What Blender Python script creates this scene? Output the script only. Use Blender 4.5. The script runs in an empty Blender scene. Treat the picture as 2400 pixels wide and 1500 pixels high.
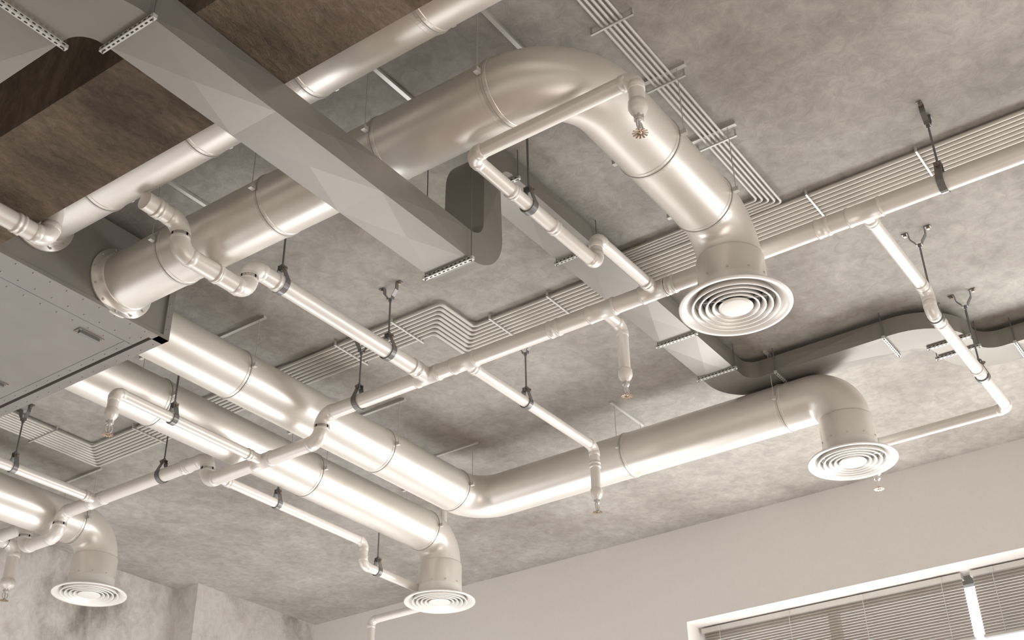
import bpy, math, random
from mathutils import Vector, Matrix
random.seed(4)
Z0=1.6            # eye height; heights below are measured from eye level
H=3.0             # ceiling above eye level
V=Vector

# ---------------------------------------------------------------- camera
F=2860.0
vx=V((2370,-1725,F)).normalized()
vy=V((-4800,-1860,F)); vy=(vy-vx*vy.dot(vx)).normalized()
vz=V((-87,4616,F)); vz=(vz-vx*vz.dot(vx)-vy*vz.dot(vy)).normalized()
right=V((vx[0],vy[0],vz[0])); up=V((vx[1],vy[1],vz[1])); fw=V((vx[2],vy[2],vz[2]))
m=Matrix((right,up,-fw)).transposed().to_4x4()
m.translation=V((0,0,Z0))
cd=bpy.data.cameras.new("camera"); cam=bpy.data.objects.new("camera",cd)
bpy.context.scene.collection.objects.link(cam); cam.matrix_world=m
cd.sensor_width=36; cd.lens=F/2400*36; cd.clip_start=0.05
bpy.context.scene.camera=cam

# ---------------------------------------------------------------- materials
def newmat(name):
    mt=bpy.data.materials.new(name); mt.use_nodes=True
    nt=mt.node_tree; b=nt.nodes["Principled BSDF"]; return mt,nt,b
def simple(name,col,rough=.4,metal=0.,var=.06,bump=0.,scale=6.,spec=.5):
    mt,nt,b=newmat(name)
    tc=nt.nodes.new("ShaderNodeTexCoord"); n=nt.nodes.new("ShaderNodeTexNoise")
    n.inputs["Scale"].default_value=scale; n.inputs["Detail"].default_value=6
    nt.links.new(tc.outputs["Object"],n.inputs["Vector"])
    r=nt.nodes.new("ShaderNodeValToRGB")
    r.color_ramp.elements[0].position=.3; r.color_ramp.elements[1].position=.7
    r.color_ramp.elements[0].color=tuple(c*(1-var) for c in col)+(1,)
    r.color_ramp.elements[1].color=tuple(min(1,c*(1+var)) for c in col)+(1,)
    nt.links.new(n.outputs["Fac"],r.inputs["Fac"]); nt.links.new(r.outputs["Color"],b.inputs["Base Color"])
    mr=nt.nodes.new("ShaderNodeMapRange"); mr.inputs["To Min"].default_value=rough*.85; mr.inputs["To Max"].default_value=rough*1.15
    nt.links.new(n.outputs["Fac"],mr.inputs["Value"]); nt.links.new(mr.outputs["Result"],b.inputs["Roughness"])
    b.inputs["Metallic"].default_value=metal
    b.inputs["Specular IOR Level"].default_value=spec
    if bump:
        bp=nt.nodes.new("ShaderNodeBump"); bp.inputs["Strength"].default_value=bump; bp.inputs["Distance"].default_value=.01
        nt.links.new(n.outputs["Fac"],bp.inputs["Height"]); nt.links.new(bp.outputs["Normal"],b.inputs["Normal"])
    return mt
def concrete(name,c1,c2,c3,scale=1.2,fine=22,bump=.25,bdist=.01,rough=.8,stretch=(1,1,1),lo=.3,hi=.7,ov=.35,dist2=1.5):
    mt,nt,b=newmat(name); N=nt.nodes.new; L=nt.links.new
    tc=N("ShaderNodeTexCoord"); mp=N("ShaderNodeMapping"); mp.inputs["Scale"].default_value=stretch
    L(tc.outputs["Object"],mp.inputs["Vector"])
    n1=N("ShaderNodeTexNoise"); n1.inputs["Scale"].default_value=scale; n1.inputs["Detail"].default_value=12; n1.inputs["Roughness"].default_value=.62; n1.inputs["Distortion"].default_value=.4
    n2=N("ShaderNodeTexNoise"); n2.inputs["Scale"].default_value=fine; n2.inputs["Detail"].default_value=8; n2.inputs["Roughness"].default_value=.7; n2.inputs["Distortion"].default_value=dist2
    n3=N("ShaderNodeTexVoronoi"); n3.inputs["Scale"].default_value=fine*.45
    for n in (n1,n2,n3): L(mp.outputs["Vector"],n.inputs["Vector"])
    r1=N("ShaderNodeValToRGB"); e=r1.color_ramp.elements
    e[0].position=lo; e[0].color=c1+(1,); e[1].position=hi; e[1].color=c3+(1,)
    k=e.new((lo+hi)/2); k.color=c2+(1,)
    L(n1.outputs["Fac"],r1.inputs["Fac"])
    mx=N("ShaderNodeMix"); mx.data_type='RGBA'; mx.blend_type='OVERLAY'; mx.inputs["Factor"].default_value=ov
    r2=N("ShaderNodeValToRGB"); r2.color_ramp.elements[0].position=.35; r2.color_ramp.elements[1].position=.65
    r2.color_ramp.elements[0].color=(.34,.34,.34,1); r2.color_ramp.elements[1].color=(.66,.66,.66,1)
    L(n2.outputs["Fac"],r2.inputs["Fac"])
    L(r1.outputs["Color"],mx.inputs["A"]); L(r2.outputs["Color"],mx.inputs["B"]); L(mx.outputs["Result"],b.inputs["Base Color"])
    ma=N("ShaderNodeMath"); ma.operation='MULTIPLY_ADD'; ma.inputs[1].default_value=.35
    L(n3.outputs["Distance"],ma.inputs[0]); L(n2.outputs["Fac"],ma.inputs[2])
    bp=N("ShaderNodeBump"); bp.inputs["Strength"].default_value=bump; bp.inputs["Distance"].default_value=bdist
    L(ma.outputs[0],bp.inputs["Height"]); L(bp.outputs["Normal"],b.inputs["Normal"])
    b.inputs["Roughness"].default_value=rough
    return mt
M_duct=simple("pearl_painted_duct",(.76,.725,.675),.36,.42,.02)
M_ring=simple("duct_seam_band",(.74,.71,.67),.34,.4,.03)
M_pipe=simple("painted_sprinkler_pipe",(.77,.735,.69),.36,.2,.03)
M_galv=simple("galvanized_sheet",(.26,.24,.215),.40,.42,.04,scale=3)
M_unit=simple("unit_gray_enamel",(.26,.242,.22),.42,.30,.05)
M_dark=simple("dark_steel",(.21,.205,.20),.40,.6,.1)
M_strut=simple("strut_steel",(.60,.58,.55),.4,.4,.05)
M_blk=simple("opening_shade_black",(.02,.02,.02),.7,0,.1)  # black painted in as the shade inside strut slots and diffuser necks
M_brass=simple("brass",(.42,.32,.24),.35,.8,.1)
M_diff=simple("diffuser_enamel",(.78,.755,.72),.36,.2,.02)
M_cond=simple("conduit_paint",(.58,.55,.505),.45,.1,.05)
M_wallp=simple("wall_paint",(.74,.71,.68),.7,0,.015,bump=.05,scale=60)
M_blind=simple("blind_slat",(.50,.455,.41),.5,.1,.05)
M_frame=simple("window_frame",(.30,.30,.29),.5,.2,.05)
M_floor=concrete("floor_oak",(.22,.13,.07),(.30,.19,.11),(.38,.26,.16),1.0,18,.05,.002,.45,(1,8,1))
M_ceil=concrete("ceiling_concrete",(.225,.203,.178),(.325,.301,.272),(.415,.391,.36),1.3,17,.5,.007,.75,(1,1,1),.30,.70,.45,.6)
M_beam=concrete("beam_rough_plaster",(.17,.115,.075),(.31,.225,.155),(.45,.345,.255),2.6,24,1.0,.16,.95,(.8,1.8,1.0),.3,.7,.7,.4)  # tan plaster; strong fine overlay also paints in shade of the rough relief
M_wall=concrete("wall_concrete",(.22,.20,.18),(.46,.43,.40),(.64,.61,.58),1.8,14,.4,.01,.8,(1,1,.7),.34,.56,.5)

# ---------------------------------------------------------------- mesh builder
class MB:
    def __init__(s,name,mats):
        s.name=name; s.mats=mats; s.v=[]; s.f=[]; s.mi=[]; s.sm=[]
    def add(s,vs,fs,mat=0,smooth=False):
        o=len(s.v); s.v+= [V(p) for p in vs]
        for f in fs: s.f.append([i+o for i in f]); s.mi.append(mat); s.sm.append(smooth)
    def box(s,c,d,mat=0,ax=None):
        c=V(c); X,Y,Zv=ax if ax else (V((1,0,0)),V((0,1,0)),V((0,0,1)))
        vs=[c+X*(d[0]/2*a)+Y*(d[1]/2*b)+Zv*(d[2]/2*e) for a in(-1,1) for b in(-1,1) for e in(-1,1)]
        s.add(vs,[(0,1,3,2),(4,6,7,5),(0,4,5,1),(2,3,7,6),(0,2,6,4),(1,5,7,3)],mat)
    def mm(s,a,b,mat=0):
        a=V(a);b=V(b); s.box((a+b)/2,b-a,mat)
    def tube(s,pts,r,seg=24,mat=0,caps=True,smooth=True):
        pts=[V(p) for p in pts]; n=len(pts); rr=r if isinstance(r,(list,tuple)) else [r]*n
        fr=frames(pts); vs=[];fs=[]
        for i,(t,a,b) in enumerate(fr):
            for k in range(seg):
                an=2*math.pi*k/seg; vs.append(pts[i]+(a*math.cos(an)+b*math.sin(an))*rr[i])
        for i in range(n-1):
            for k in range(seg):
                k2=(k+1)%seg; fs.append((i*seg+k,i*seg+k2,(i+1)*seg+k2,(i+1)*seg+k))
        s.add(vs,fs,mat,smooth)
        if caps:
            s.add(vs[:seg],[tuple(reversed(range(seg)))],mat); s.add(vs[-seg:],[tuple(range(seg))],mat)
    def lathe(s,o,prof,seg=48,mat=0,axis=V((0,0,1)),smooth=True,closed=False):
        o=V(o); t=V(axis).normalized(); a=t.orthogonal().normalized(); b=t.cross(a)
        vs=[];fs=[];n=len(prof)
        for (r,z) in prof:
            for k in range(seg):
                an=2*math.pi*k/seg; vs.append(o+t*z+(a*math.cos(an)+b*math.sin(an))*max(r,1e-5))
        rng=n if closed else n-1
        for i in range(rng):
            j=(i+1)%n
            for k in range(seg):
                k2=(k+1)%seg; fs.append((i*seg+k,i*seg+k2,j*seg+k2,j*seg+k))
        s.add(vs,fs,mat,smooth)
    def ribbon(s,pts2,o,U,W,A,width,th,mat=0):
        o=V(o); n=len(pts2); P=[V((p[0],p[1],0)) for p in pts2]; vs=[];fs=[]
        for i in range(n):
            d=(P[min(i+1,n-1)]-P[max(i-1,0)]).normalized(); nn=V((-d.y,d.x,0))
            for sgn in(-.5,.5):
                q=P[i]+nn*th*sgn
                for w in(-.5,.5): vs.append(o+U*q.x+W*q.y+A*width*w)
        for i in range(n-1):
            a=i*4;b=a+4
            fs+=[(a,b,b+1,a+1),(a+2,a+3,b+3,b+2),(a,a+2,b+2,b),(a+1,b+1,b+3,a+3)]
        fs+=[(0,1,3,2),((n-1)*4,(n-1)*4+2,(n-1)*4+3,(n-1)*4+1)]
        s.add(vs,fs,mat)
    def done(s):
        me=bpy.data.meshes.new(s.name); me.from_pydata([(p.x,p.y,p.z+Z0) for p in s.v],[],s.f)
        for mt in s.mats: me.materials.append(mt)
        for p,a,b in zip(me.polygons,s.mi,s.sm): p.material_index=a; p.use_smooth=b
        me.update()
        ob=bpy.data.objects.new(s.name,me); bpy.context.scene.collection.objects.link(ob)
        return ob
def frames(pts):
    n=len(pts); out=[]; a=None
    for i in range(n):
        if i==0: t=pts[1]-pts[0]
        elif i==n-1: t=pts[-1]-pts[-2]
        else: t=(pts[i+1]-pts[i]).normalized()+(pts[i]-pts[i-1]).normalized()
        t=t.normalized()
        if a is None: a=V((0,0,1)) if abs(t.z)<.9 else V((0,1,0))
        a=(a-t*a.dot(t)).normalized(); out.append((t,a,t.cross(a)))
    return out
def fillet(pts,R,n=10):
    pts=[V(p) for p in pts]; RR=R if isinstance(R,(list,tuple)) else [R]*(len(pts)-2)
    out=[pts[0]]; ends=[]
    for i in range(1,len(pts)-1):
        P=pts[i]; d1=(P-pts[i-1]).normalized(); d2=(pts[i+1]-P).normalized()
        th=d1.angle(d2); r=RR[i-1]
        L=r*math.tan(th/2); a=P-d1*L; nh=(d2-d1*d1.dot(d2)).normalized(); c=a+nh*r
        for k in range(n+1):
            ph=th*k/n; out.append(c-nh*r*math.cos(ph)+d1*r*math.sin(ph))
        ends.append((a,d1)); ends.append((P+d2*L,d2))
    out.append(pts[-1]); return out,ends
X_=V((1,0,0));Y_=V((0,1,0));Z_=V((0,0,1))

# ---------------------------------------------------------------- room shell
o=MB("ceiling",[M_ceil]); o.mm((-2.5,-4,H),(7.05,7.1,H+.2)); o.done()
o=MB("floor",[M_floor]); o.mm((-2.5,-4,-Z0-.1),(7.05,7.1,-Z0)); o.done()
o=MB("ceiling_beam",[M_beam]); o.mm((1.475,-3.9,2.48),(1.82,6.83,H)); o.done()
o=MB("wall_left",[M_wall]); o.mm((-2.5,6.83,-Z0),(7.05,7.1,H)); o.done()
o=MB("concrete_pier",[M_wall]); o.mm((5.54,6.60,-Z0),(6.74,6.83,H)); o.done()
o=MB("wall_right",[M_wallp])
WX=6.74; wy0,wy1,wz0,wz1=-2.6,3.40,-.7,2.385
o.mm((WX,-4,wz1),(7.05,6.83,H)); o.mm((WX,wy1,-Z0),(7.05,6.83,wz1)); o.mm((WX,-4,-Z0),(7.05,wy1,wz0)); o.mm((WX,-4,wz0),(7.05,wy0,wz1)); o.done()
o=MB("window_1",[M_frame])
for y in (wy0+.03,-1.1,.75,2.55,wy1-.03): o.mm((6.99,y-.03,wz0),(7.04,y+.03,wz1),0)
o.mm((6.99,wy0,wz0),(7.04,wy1,wz0+.06)); o.mm((6.99,wy0,wz1-.05),(7.04,wy1,wz1)); o.mm((6.99,wy0,1.1),(7.04,wy1,1.16))
o.done()
def blind(y0,y1):
    o=MB("window_blind",[M_blind,M_strut,M_blk])
    xx=6.92; o.mm((xx-.03,y0,2.345),(xx+.03,y1,2.375),1)
    z=2.335; ax=(Y_,V((math.cos(.9),0,math.sin(.9))),V((-math.sin(.9),0,math.cos(.9))))
    while z>2.02:
        o.box((xx,(y0+y1)/2,z),(y1-y0-.01,.024,.0012),0,ax); z-=.0165
    o.mm((xx-.014,y0,2.0),(xx+.014,y1,2.015),1)
    n=max(2,int((y1-y0)/.42)); 
    for i in range(n+1):
        y=y0+.12+(y1-y0-.24)*i/n
        o.tube([(xx-.017,y,2.34),(xx-.017,y,2.01)],.0022,6,1)
        o.box((xx-.03,y,2.358),(.012,.022,.03),1)
    o.done()
blind(1.735,3.38); blind(.32,1.685); blind(-1.08,.28)

# ---------------------------------------------------------------- hangers
def pipe_hanger(p,r,axis,top=H,yoke=True):
    p=V(p); A=X_ if axis=='X' else Y_; U=Y_ if axis=='X' else X_
    o=MB("pipe_hanger",[M_dark,M_brass])
    R=r+.0035; hh=R+.045; pts=[(-.012,hh),(-.012,R+.028),(-R*.8,R*.62)]
    for k in range(0,17):
        an=math.radians(150+240*k/16); pts.append((R*math.cos(an),R*math.sin(an)))
    pts+=[(R*.8,R*.62),(.012,R+.028),(.012,hh)]
    o.ribbon(pts,p,U,Z_,A,.026,.003)
    o.box(p+Z_*(hh+.001),(.027,.027,.004)); 
    o.tube([p+U*-.026+Z_*(R+.033),p+U*.026+Z_*(R+.033)],.0045,8,0)
    o.tube([p+U*-.021+Z_*(R+.033),p+U*-.014+Z_*(R+.033)],.009,6,1,smooth=False)
    o.tube([p+U*.014+Z_*(R+.033),p+U*.021+Z_*(R+.033)],.009,6,0,smooth=False)
    zb=top-(.075 if yoke else 0)
    o.tube([p+Z_*(hh-.01),V((p.x,p.y,zb))],.0042,10,0)
    o.tube([p+Z_*(hh+.003),p+Z_*(hh+.011)],.008,6,0,smooth=False)
    if yoke:
        c=V((p.x,p.y,top))
        o.ribbon([(-.062,-.003),(-.036,-.003),(-.034,-.035),(-.014,-.062),(-.012,-.075),(.012,-.075),(.014,-.062),(.034,-.035),(.036,-.003),(.062,-.003)],c,U,Z_,A,.020,.003)
        for sg in(-1,1): o.tube([c+U*.05*sg,c+U*.05*sg-Z_*.014],.007,6,1,smooth=False)
        o.tube([c-Z_*.088,c-Z_*.07],.008,6,0,smooth=False)
    return o.done()

def duct_hanger(c,r,axis):
    c=V(c); U=Y_ if axis=='X' else X_; A=X_ if axis=='X' else Y_
    o=MB("duct_hanger",[M_strut,M_dark])
    d=(.34,.016,.012); ctr=V((c.x,c.y,H-.006))
    o.box(ctr,d,0,(U,A,Z_))
    for sg in(-1,1):
        q=c+U*(r+.017)*sg
        o.tube([V((q.x,q.y,H-.012)),q],.0018,6,0)
        o.box(q,(.022,.016,.018),0,(U,A,Z_))
    n=48; ring=[(math.cos(2*math.pi*k/n)*(r+.003),math.sin(2*math.pi*k/n)*(r+.003)) for k in range(n+1)]
    o.ribbon(ring,c,U,Z_,A,.007,.003,0)
    return o.done()

# ---------------------------------------------------------------- round ducts
DR=.118
def round_duct(pts,R,rings,flange=None,collar=None):
    o=MB("round_ventilation_duct",[M_duct,M_ring,M_strut])
    path,ends=fillet(pts,R,18)
    o.tube(path,DR,64,0)
    for (c,ax) in rings:
        A=X_ if ax=='X' else (Y_ if ax=='Y' else Z_)
        o.lathe(c,[(DR,-.020),(DR+.0016,-.018),(DR+.0016,-.005),(DR-.001,-.004),(DR-.001,.004),(DR+.0016,.005),(DR+.0016,.018),(DR,.020)],64,0,A,smooth=False)
    if flange:
        c,A=V(flange[0]),V(flange[1])
        o.lathe(c,[(DR,.045),(DR+.006,.04),(DR+.008,.012),(DR+.03,.012),(DR+.03,.0),(DR-.01,0)],64,1,A)
        a=A.orthogonal().normalized(); b=A.cross(a)
        for k in range(12):
            an=2*math.pi*k/12+.2; q=c+(a*math.cos(an)+b*math.sin(an))*(DR+.019)
            o.tube([q+A*.010,q+A*.017],.005,6,2,smooth=False)
    if collar:
        x,y,z0,z1=collar
        o.lathe((x,y,0),[(DR,z1),(DR+.006,z1-.003),(DR+.008,z1-.01),(DR+.008,z0)],64,0)
        for k in range(10):
            an=2*math.pi*k/10+.3; q=V((x+math.cos(an)*(DR+.008),y+math.sin(an)*(DR+.008),z0+.03)); dd=V((math.cos(an),math.sin(an),0))
            o.tube([q-dd*.003,q+dd*.003],.005,8,2,smooth=False)
    return o.done()
def diffuser(x,y,z):
    o=MB("ceiling_air_diffuser",[M_diff,M_blk])
    R=.205; k=DR+.008
    o.lathe((x,y,z),[(k,.085),(k+.003,.05),(k+.012,.034),(.165,.021),(.19,.013),(R-.004,.010),(R,.006),(R,.001),(R-.004,-.001),(R-.018,.001),(R-.030,.008),(R-.045,.022),(k+.002,.045),(k-.006,.085)],72,0)
    for ro in (.160,.135,.110,.086):
        o.lathe((x,y,z),[(ro,-.002),(ro-.005,-.003),(ro-.014,.012),(ro-.018,.035),(ro-.016,.035),(ro-.010,.015),(ro,.001)],72,0,closed=True)
    o.lathe((x,y,z),[(0,-.004),(.050,-.004),(.060,-.003),(.063,0),(.059,.004),(.035,.025),(.0,.03)],64,0)
    for an in (0,math.pi/2):
        d=V((math.cos(an+.4),math.sin(an+.4),0)); o.box((x,y,z+.036),(.26,.006,.008),0,(d,Z_.cross(d),Z_))
    o.lathe((x,y,z),[(0,.082),(DR,.082)],48,1)  # black disc closes the neck, painted as its inner shade
    return o.done()
rA=[((2.03,y,2.80),'Y') for y in (3.22,2.70,2.2,1.71,1.2)]
round_duct([(2.03,3.58,2.80),(2.03,-1.5,2.80)],[],rA,((2.03,3.58,2.80),-Y_))
for c,a in rA: duct_hanger(c,DR,a)
rB=[((2.43,y,2.70),'Y') for y in (3.24,2.71,2.18,1.712)]+[((2.95,1.462,2.70),'X'),((3.34,1.462,2.70),'X')]
round_duct([(2.43,3.58,2.70),(2.43,1.462,2.70),(3.52,1.462,2.70),(3.52,1.462,2.425)],[.25,.16],rB,((2.43,3.58,2.70),-Y_),(3.52,1.462,2.41,2.545))
for c,a in rB: duct_hanger(c,DR,a)
diffuser(3.52,1.462,2.341)
rC=[((x,3.83,2.75),'X') for x in (3.27,4.28,4.91)]+[((5.12,2.82,2.75),'Y'),((5.12,1.94,2.75),'Y')]
round_duct([(2.70,3.83,2.75),(5.12,3.83,2.75),(5.12,1.657,2.75),(5.12,1.657,2.46)],[.19,.15],rC,None,(5.12,1.657,2.45,2.60))
for c,a in rC: duct_hanger(c,DR,a)
diffuser(5.12,1.657,2.379)
rD=[((x,4.247,2.70),'X') for x in (3.18,4.20,5.17)]
round_duct([(2.70,4.247,2.70),(5.33,4.247,2.70),(5.33,4.247,2.39)],[.145],rD,None,(5.33,4.247,2.38,2.54))
for c,a in rD: duct_hanger(c,DR,a)
diffuser(5.33,4.247,2.312)
rE=[((x,5.748,2.70),'X') for x in (3.0,3.88)]
round_duct([(2.70,5.748,2.70),(4.06,5.748,2.70),(4.06,5.748,2.41)],[.15],rE,None,(4.06,5.748,2.40,2.55))
for c,a in rE: duct_hanger(c,DR,a)
diffuser(4.06,5.748,2.33)

# ---------------------------------------------------------------- air handling unit
o=MB("air_handling_unit",[M_unit,M_dark,M_unit])
bx0,bx1,by0,by1,bz0,bz1=1.86,2.66,3.58,6.3,2.56,2.95
o.mm((bx0,by0,bz0+.012),(bx1,by1,bz1))
o.mm((bx0+.01,by0+.03,bz0),(bx1-.035,by1-.03,bz0+.012))
o.mm((bx0,by0-.012,bz0-.004),(bx1+.03,by0+.03,bz0+.012)); o.mm((bx1-.022,by0-.012,bz0-.004),(bx1+.03,by1,bz0+.012))
o.mm((bx1,by0-.012,bz0+.012),(bx1+.03,by0+.02,bz1))
def rivet(x,y,z,d=-Z_): o.tube([V((x,y,z)),V((x,y,z))+d*.003],[.0045,.0028],8,2,smooth=False)
x=bx0+.05
while x<bx1-.05:
    rivet(x,by0+.008,bz0-.004); rivet(x,by0+.10,bz0); rivet(x,by0+.17,bz0); x+=.075
y=by0+.06
while y<by1:
    rivet(bx1+.012,y,bz0-.004); rivet(bx1-.05,y,bz0); y+=.075
z=bz0+.04
while z<bz1:
    rivet(bx1+.012,by0-.012,z,-Y_); z+=.06
o.mm((bx0+.01,by0+.133,bz0-.001),(bx1-.035,by0+.137,bz0+.001),1)
o.mm((bx1-.075,by0+.137,bz0-.001),(bx1-.072,by1-.05,bz0+.001),1)
for (hx,hy) in ((2.47,3.79),(2.47,4.42)):
    o.mm((hx-.06,hy-.02,bz0-.004),(hx+.06,hy+.02,bz0),2); o.mm((hx-.05,hy-.012,bz0-.016),(hx+.045,hy+.004,bz0-.004),1)
    for s in(-.052,.052):
        rivet(hx+s,hy-.013,bz0-.004); rivet(hx+s,hy+.013,bz0-.004)
o.done()

# ---------------------------------------------------------------- rectangular duct
YF=2.137; zl=2.405; zh=2.916
pts=[V((1.168,2.95,zl)),V((1.168,YF,zl)),V((2.84,YF,zl)),V((2.84,YF,zh)),V((5.057,YF,zh)),V((5.057,1.125,zh)),V((5.47,1.125,zh)),V((5.47,-2.5,zh))]
path,ends=fillet(pts,[.16,.13,.13,.16,.20,.19],12)
o=MB("rectangular_air_duct",[M_galv,M_strut])
P=[path[0]]
for q in path[1:]:
    L=(q-P[-1]).length
    n=max(1,round(L/.5)) if L>.3 else 1
    a=P[-1]
    for k in range(1,n+1): P.append(a.lerp(q,k/n))
fr=frames(P); secs=[]; s=0; 
for i,(t,a,b) in enumerate(fr):
    zz=P[i].z; f=min(1,max(0,(zz-zl)/(zh-zl))); h=.12*(1-f)+.088*f; w=.178
    secs.append([P[i]+b*w/2*sx+a*h/2*sy for sx,sy in((-1,-1),(1,-1),(1,1),(-1,1))])
for i in range(len(secs)-1):
    L=(P[i+1]-P[i]).length; ctr=(P[i]+P[i+1])/2
    for k in range(4):
        A,B,C,D=secs[i][k],secs[i][(k+1)%4],secs[i+1][(k+1)%4],secs[i+1][k]
        if L>.2:
            c=(A+B+C+D)/4; nn=(B-A).cross(D-A).normalized(); 
            if nn.dot(c-ctr)<0: nn=-nn
            o.add([A,B,C,D,c+nn*.006],[(0,1,4),(1,2,4),(2,3,4),(3,0,4)],0)
        else: o.add([A,B,C,D],[(0,1,2,3)],0,True)
o.add(secs[0],[(0,1,2,3)]); o.add(secs[-1],[(0,1,2,3)])
o.done()
def trapeze(c,along,zb,zt):
    o=MB("duct_trapeze_hanger",[M_strut,M_blk,M_dark]); c=V((c[0],c[1],zb-.007)); A=Z_.cross(along)
    L=.215
    o.box(c,(L,.014,.013),0,(along,A,Z_))
    for k in range(11):
        q=c+along*(-L/2+.015+k*(L-.03)/10); o.box(q-Z_*.0068,(.009,.004,.001),1,(along,A,Z_))
        for sg in(-1,1): o.box(q+A*.0072*sg,(.009,.001,.004),1,(along,A,Z_))
    for sg in(-1,1):
        q=c+along*(L/2-.008)*sg; o.tube([q-Z_*.014,V((q.x,q.y,H))],.0022,6,2)
    return o.done()
for x,z in ((1.335,zl-.06),(2.70,zl-.06)): trapeze((x,YF),Y_,z,0)
trapeze((1.168,2.31),X_,zl-.06,0)
for x in (2.99,3.55,4.40,4.80): trapeze((x,YF),Y_,zh-.044,0)
for y in (1.90,1.36): trapeze((5.057,y),X_,zh-.044,0)
for x in (5.18,5.30): trapeze((x,1.125),Y_,zh-.044,0)
for y in (.88,.1): trapeze((5.47,y),X_,zh-.044,0)

# ---------------------------------------------------------------- sprinkler pipes
def pipe(pts,R,r,tees=(),sleeves=(),caps=()):
    o=MB("sprinkler_pipe",[M_pipe]); path,ends=fillet(pts,R,10); o.tube(path,r,28,0)
    k=r+.0022
    for (p,d) in ends: o.lathe(p,[(r,-.014),(k,-.012),(k,.012),(r,.014)],28,0,d)
    for i in range(0,len(ends),2):
        a=ends[i][0]; b=ends[i+1][0]; st=[q for q in path if (q-a).length<=(a-b).length+1e-4 and (q-b).length<=(a-b).length+1e-4]
        if len(st)>2: o.tube(st,k-.0003,28,0,False)
    for (p,d,L) in list(tees)+list(sleeves):
        o.lathe(p,[(r,-L/2-.003),(k,-L/2),(k+.0015,-L/2),(k+.0015,-L/2+.010),(k,-L/2+.011),(k,L/2-.011),(k+.0015,L/2-.010),(k+.0015,L/2),(k,L/2),(r,L/2+.003)],28,0,d)
    return o.done()
def sprinkler(x,y,zt,zb,r=.024):
    o=MB("fire_sprinkler_head",[M_pipe,M_strut,M_brass]); h=zb
    o.lathe((x,y,0),[(r,h+.125),(r+.005,h+.120),(r+.006,h+.095),(r+.001,h+.082),(.016,h+.07),(.015,h+.062),(0,h+.062)],24,0)
    o.tube([(x,y,h+.066),(x,y,h+.052)],.017,6,1,smooth=False)
    o.lathe((x,y,0),[(.011,h+.053),(.011,h+.045),(0,h+.045)],16,1)
    for sg in(-1,1):
        o.tube([(x+sg*.009,y,h+.048),(x+sg*.018,y,h+.035),(x+sg*.015,y,h+.018),(x+sg*.003,y,h+.008)],.003,8,1)
    o.tube([(x,y,h+.045),(x,y,h+.028),(x,y,h+.010)],[.003,.0045,.003],10,1)
    o.lathe((x,y,0),[(.006,h+.012),(.006,h+.002),(0,h+.002)],12,2)
    o.lathe((x,y,0),[(0,h+.005),(.012,h+.005),(.012,h+.003),(0,h+.003)],16,2)
    for k in range(12):
        an=2*math.pi*k/12; d=V((math.cos(an),math.sin(an),-.12)).normalized(); c=V((x,y,h+.003))+d*.017
        o.box(c,(.014,.0055,.0015),2,(d,Z_.cross(d).normalized(),d.cross(Z_.cross(d).normalized())))
    return o.done()
XM=3.693; zM=2.66; zL=2.53; rm=.035
pipe([(XM,-2.0,zM),(XM,3.665,zM),(XM,3.665,zL),(XM,4.435,zL),(XM,4.435,zM),(XM,5.60,zM),(XM,5.60,zL),(XM,5.90,zL),(XM,5.90,zM),(XM,6.20,zM),(3.83,6.20,zM),(3.83,6.20,2.44)],.06,rm,
  tees=[((XM,y,zM),Y_,.13) for y in (.989,1.865,2.116,2.824,3.03)]+[((XM,5.30,zM),Y_,.12),((XM,4.04,zL),Y_,.12)],
  sleeves=[((XM,y,zM),Y_,.05) for y in (.30,1.15,1.80,2.35)]+[((XM,4.6,zM),Y_,.04)])
r=.025
pipe([(2.09,3.03,zM),(2.265,3.03,zM),(2.265,3.03,2.54),(2.605,3.03,2.54),(2.605,3.03,zM),(XM-.01,3.03,zM)],.055,rm,sleeves=[((2.15,3.03,zM),X_,.03),((2.75,3.03,zM),X_,.03),((3.60,3.03,zM),X_,.05),((2.45,3.03,2.54),X_,.02)])
pipe([(1.40,3.21,2.95),(1.40,3.21,2.435),(1.868,3.21,2.435),(1.868,3.21,2.97)],.05,.033,sleeves=[((1.75,3.21,2.435),X_,.03)])
pipe([(XM+.01,2.824,zM),(4.76,2.824,zM),(4.76,2.824,2.42)],.035,r,sleeves=[((3.76,2.824,zM),X_,.03),((4.76,2.824,2.56),Z_,.03)])
sprinkler(4.76,2.824,0,2.31)
pipe([(XM+.01,.989,zM),(4.36,.989,zM),(4.36,.989,2.565),(5.39,.989,2.565),(5.39,1.643,2.565),(5.39,1.643,2.44)],.036,r,sleeves=[((3.76,.989,zM),X_,.03),((4.30,.989,zM),X_,.05),((4.45,.989,2.565),X_,.05),((4.95,.989,2.565),X_,.03)])
sprinkler(5.39,1.643,0,2.336)
pipe([(XM-.01,1.865,zM),(3.24,1.865,zM),(3.24,1.865,2.54),(2.468,1.865,2.54),(2.468,1.248,2.54),(2.468,1.248,2.43)],.037,r,sleeves=[((3.62,1.865,zM),X_,.03),((2.95,1.865,2.54),X_,.03),((2.70,1.865,2.54),X_,.025)])
sprinkler(2.468,1.248,0,2.325,.0235)
pipe([(XM+.01,2.116,zM),(3.85,2.116,zM),(3.85,2.116,2.44)],.035,.024)
sprinkler(3.85,2.116,0,2.33)
pipe([(XM-.01,4.04,zL),(2.81,4.04,zL),(2.81,4.04,2.42)],.035,.024,sleeves=[((3.6,4.04,zL),X_,.03)])
sprinkler(2.81,4.04,0,2.323)
pipe([(XM+.01,4.35,zL),(4.78,4.35,zL),(4.78,4.35,2.397),(5.262,4.35,2.397)],.037,.024,sleeves=[((3.76,4.35,zL),X_,.03)])
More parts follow.
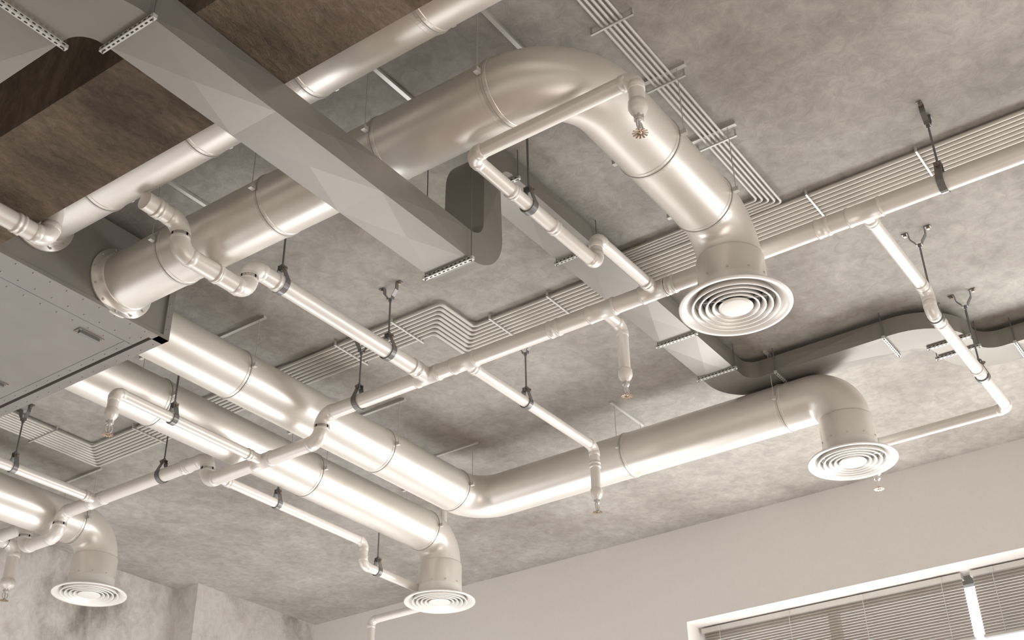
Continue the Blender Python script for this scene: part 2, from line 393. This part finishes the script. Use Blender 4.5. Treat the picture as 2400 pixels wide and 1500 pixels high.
pipe([(5.53,4.39,2.99),(5.53,4.39,2.397),(5.53,4.94,2.397),(5.53,4.94,-1.6)],.037,.024)
pipe([(2.72,5.30,zM),(XM-.01,5.30,zM)],.03,.026,sleeves=[((3.62,5.30,zM),X_,.03)])
sprinkler(3.83,6.20,0,2.33,.035)
for y in (.70,3.44,4.785): pipe_hanger((XM,y,zM),rm+.001,'Y')
for x in (2.77,3.42): pipe_hanger((x,3.03,zM),rm+.001,'X')
pipe_hanger((2.80,1.865,2.54),r+.001,'X'); pipe_hanger((4.17,2.824,zM),r+.001,'X')
pipe_hanger((4.42,.989,2.565),r+.001,'X'); pipe_hanger((5.02,.989,2.565),r+.001,'X')
pipe_hanger((3.13,4.04,zL),r,'X'); pipe_hanger((3.17,5.30,zM),.027,'X')
pipe_hanger((4.10,4.35,zL),r,'X',2.64,False); pipe_hanger((4.90,4.35,2.397),r,'X',2.64,False)

# ---------------------------------------------------------------- conduits
o=MB("conduit_bundle",[M_cond,M_strut]); zc=2.984
for i in range(8):
    t=i*.0265
    p,_=fillet([(3.90+t,-3.5,zc),(3.90+t,2.93+t,zc),(3.65+t,2.93+t,zc),(3.65+t,5.37+t,zc),(2.72,5.37+t,zc)],.02,4)
    o.tube(p,.0085,8,0)
def strapY(x0,x1,y,e=.028): o.mm((x0-e,y-.004,zc-.014),(x1+e,y+.004,zc-.0085),1); o.mm((x0-e,y-.004,zc-.010),(x0-e+.008,y+.004,H),1); o.mm((x1+e-.008,y-.004,zc-.010),(x1+e,y+.004,H),1)
def strapX(y0,y1,x,e=.028): o.mm((x-.004,y0-e,zc-.014),(x+.004,y1+e,zc-.0085),1); o.mm((x-.004,y0-e,zc-.010),(x+.004,y0-e+.008,H),1); o.mm((x-.004,y1+e-.008,zc-.010),(x+.004,y1+e,H),1)
for y in (-.6,-.1,.35,.80,1.25,2.5,2.82): strapY(3.90,4.086,y)
for y in (3.20,3.55,4.0,4.5,5.0): strapY(3.65,3.836,y)
for x in (3.0,3.4): strapX(5.37,5.556,x)
o.done()
o=MB("conduit_bundle",[M_cond,M_strut])
for i in range(5):
    u=i*.0185
    p,_=fillet([(1.85,1.355+u,zc),(3.875-u,1.355+u,zc),(3.875-u,2.1,zc)],.015,4)
    o.tube(p,.0055,8,0)
for x in (2.38,2.62,2.98,3.38): strapX(1.355,1.43,x,.045)
strapY(3.80,3.875,1.75)
o.done()

# ---------------------------------------------------------------- light
def area(name,loc,target,size,sy,power,col):
    l=bpy.data.lights.new(name,'AREA'); l.shape='RECTANGLE'; l.size=size; l.size_y=sy; l.energy=power; l.color=col
    ob=bpy.data.objects.new(name,l); bpy.context.scene.collection.objects.link(ob)
    loc=V(loc)+Z_*Z0; ob.location=loc; ob.rotation_euler=((V(target)+Z_*Z0)-loc).to_track_quat('-Z','Y').to_euler()
    return ob
area("window_daylight",(6.60,.9,1.38),(3.5,1.4,2.4),5.0,.8,125,(1,.985,.96))
area("floor_bounce_lamp",(2.4,-.6,-1.2),(3.0,2.0,3),3.0,3.0,100,(1,.945,.88))
area("side_fill_lamp",(3.2,6.75,.3),(4.4,4.4,2.9),3.6,2.0,55,(.975,.985,1))  # added cool fill to brighten the left side; this wall has no opening
area("corner_bounce_lamp",(5.7,5.2,-1.0),(5.4,5.2,3),2.0,3.0,120,(.975,.985,1))
w=bpy.data.worlds.new("world"); bpy.context.scene.world=w; w.use_nodes=True
nt=w.node_tree; bg=nt.nodes["Background"]
tc=nt.nodes.new("ShaderNodeTexCoord"); sx=nt.nodes.new("ShaderNodeSeparateXYZ"); cr=nt.nodes.new("ShaderNodeValToRGB")
nt.links.new(tc.outputs["Generated"],sx.inputs[0]); nt.links.new(sx.outputs["X"],cr.inputs["Fac"]); nt.links.new(cr.outputs["Color"],bg.inputs[0])
cr.color_ramp.elements[0].position=.2; cr.color_ramp.elements[0].color=(.46,.42,.375,1)
cr.color_ramp.elements[1].position=.5; cr.color_ramp.elements[1].color=(1,1,1,1)
bg.inputs[1].default_value=1.4
bpy.context.scene.view_settings.view_transform='Standard'
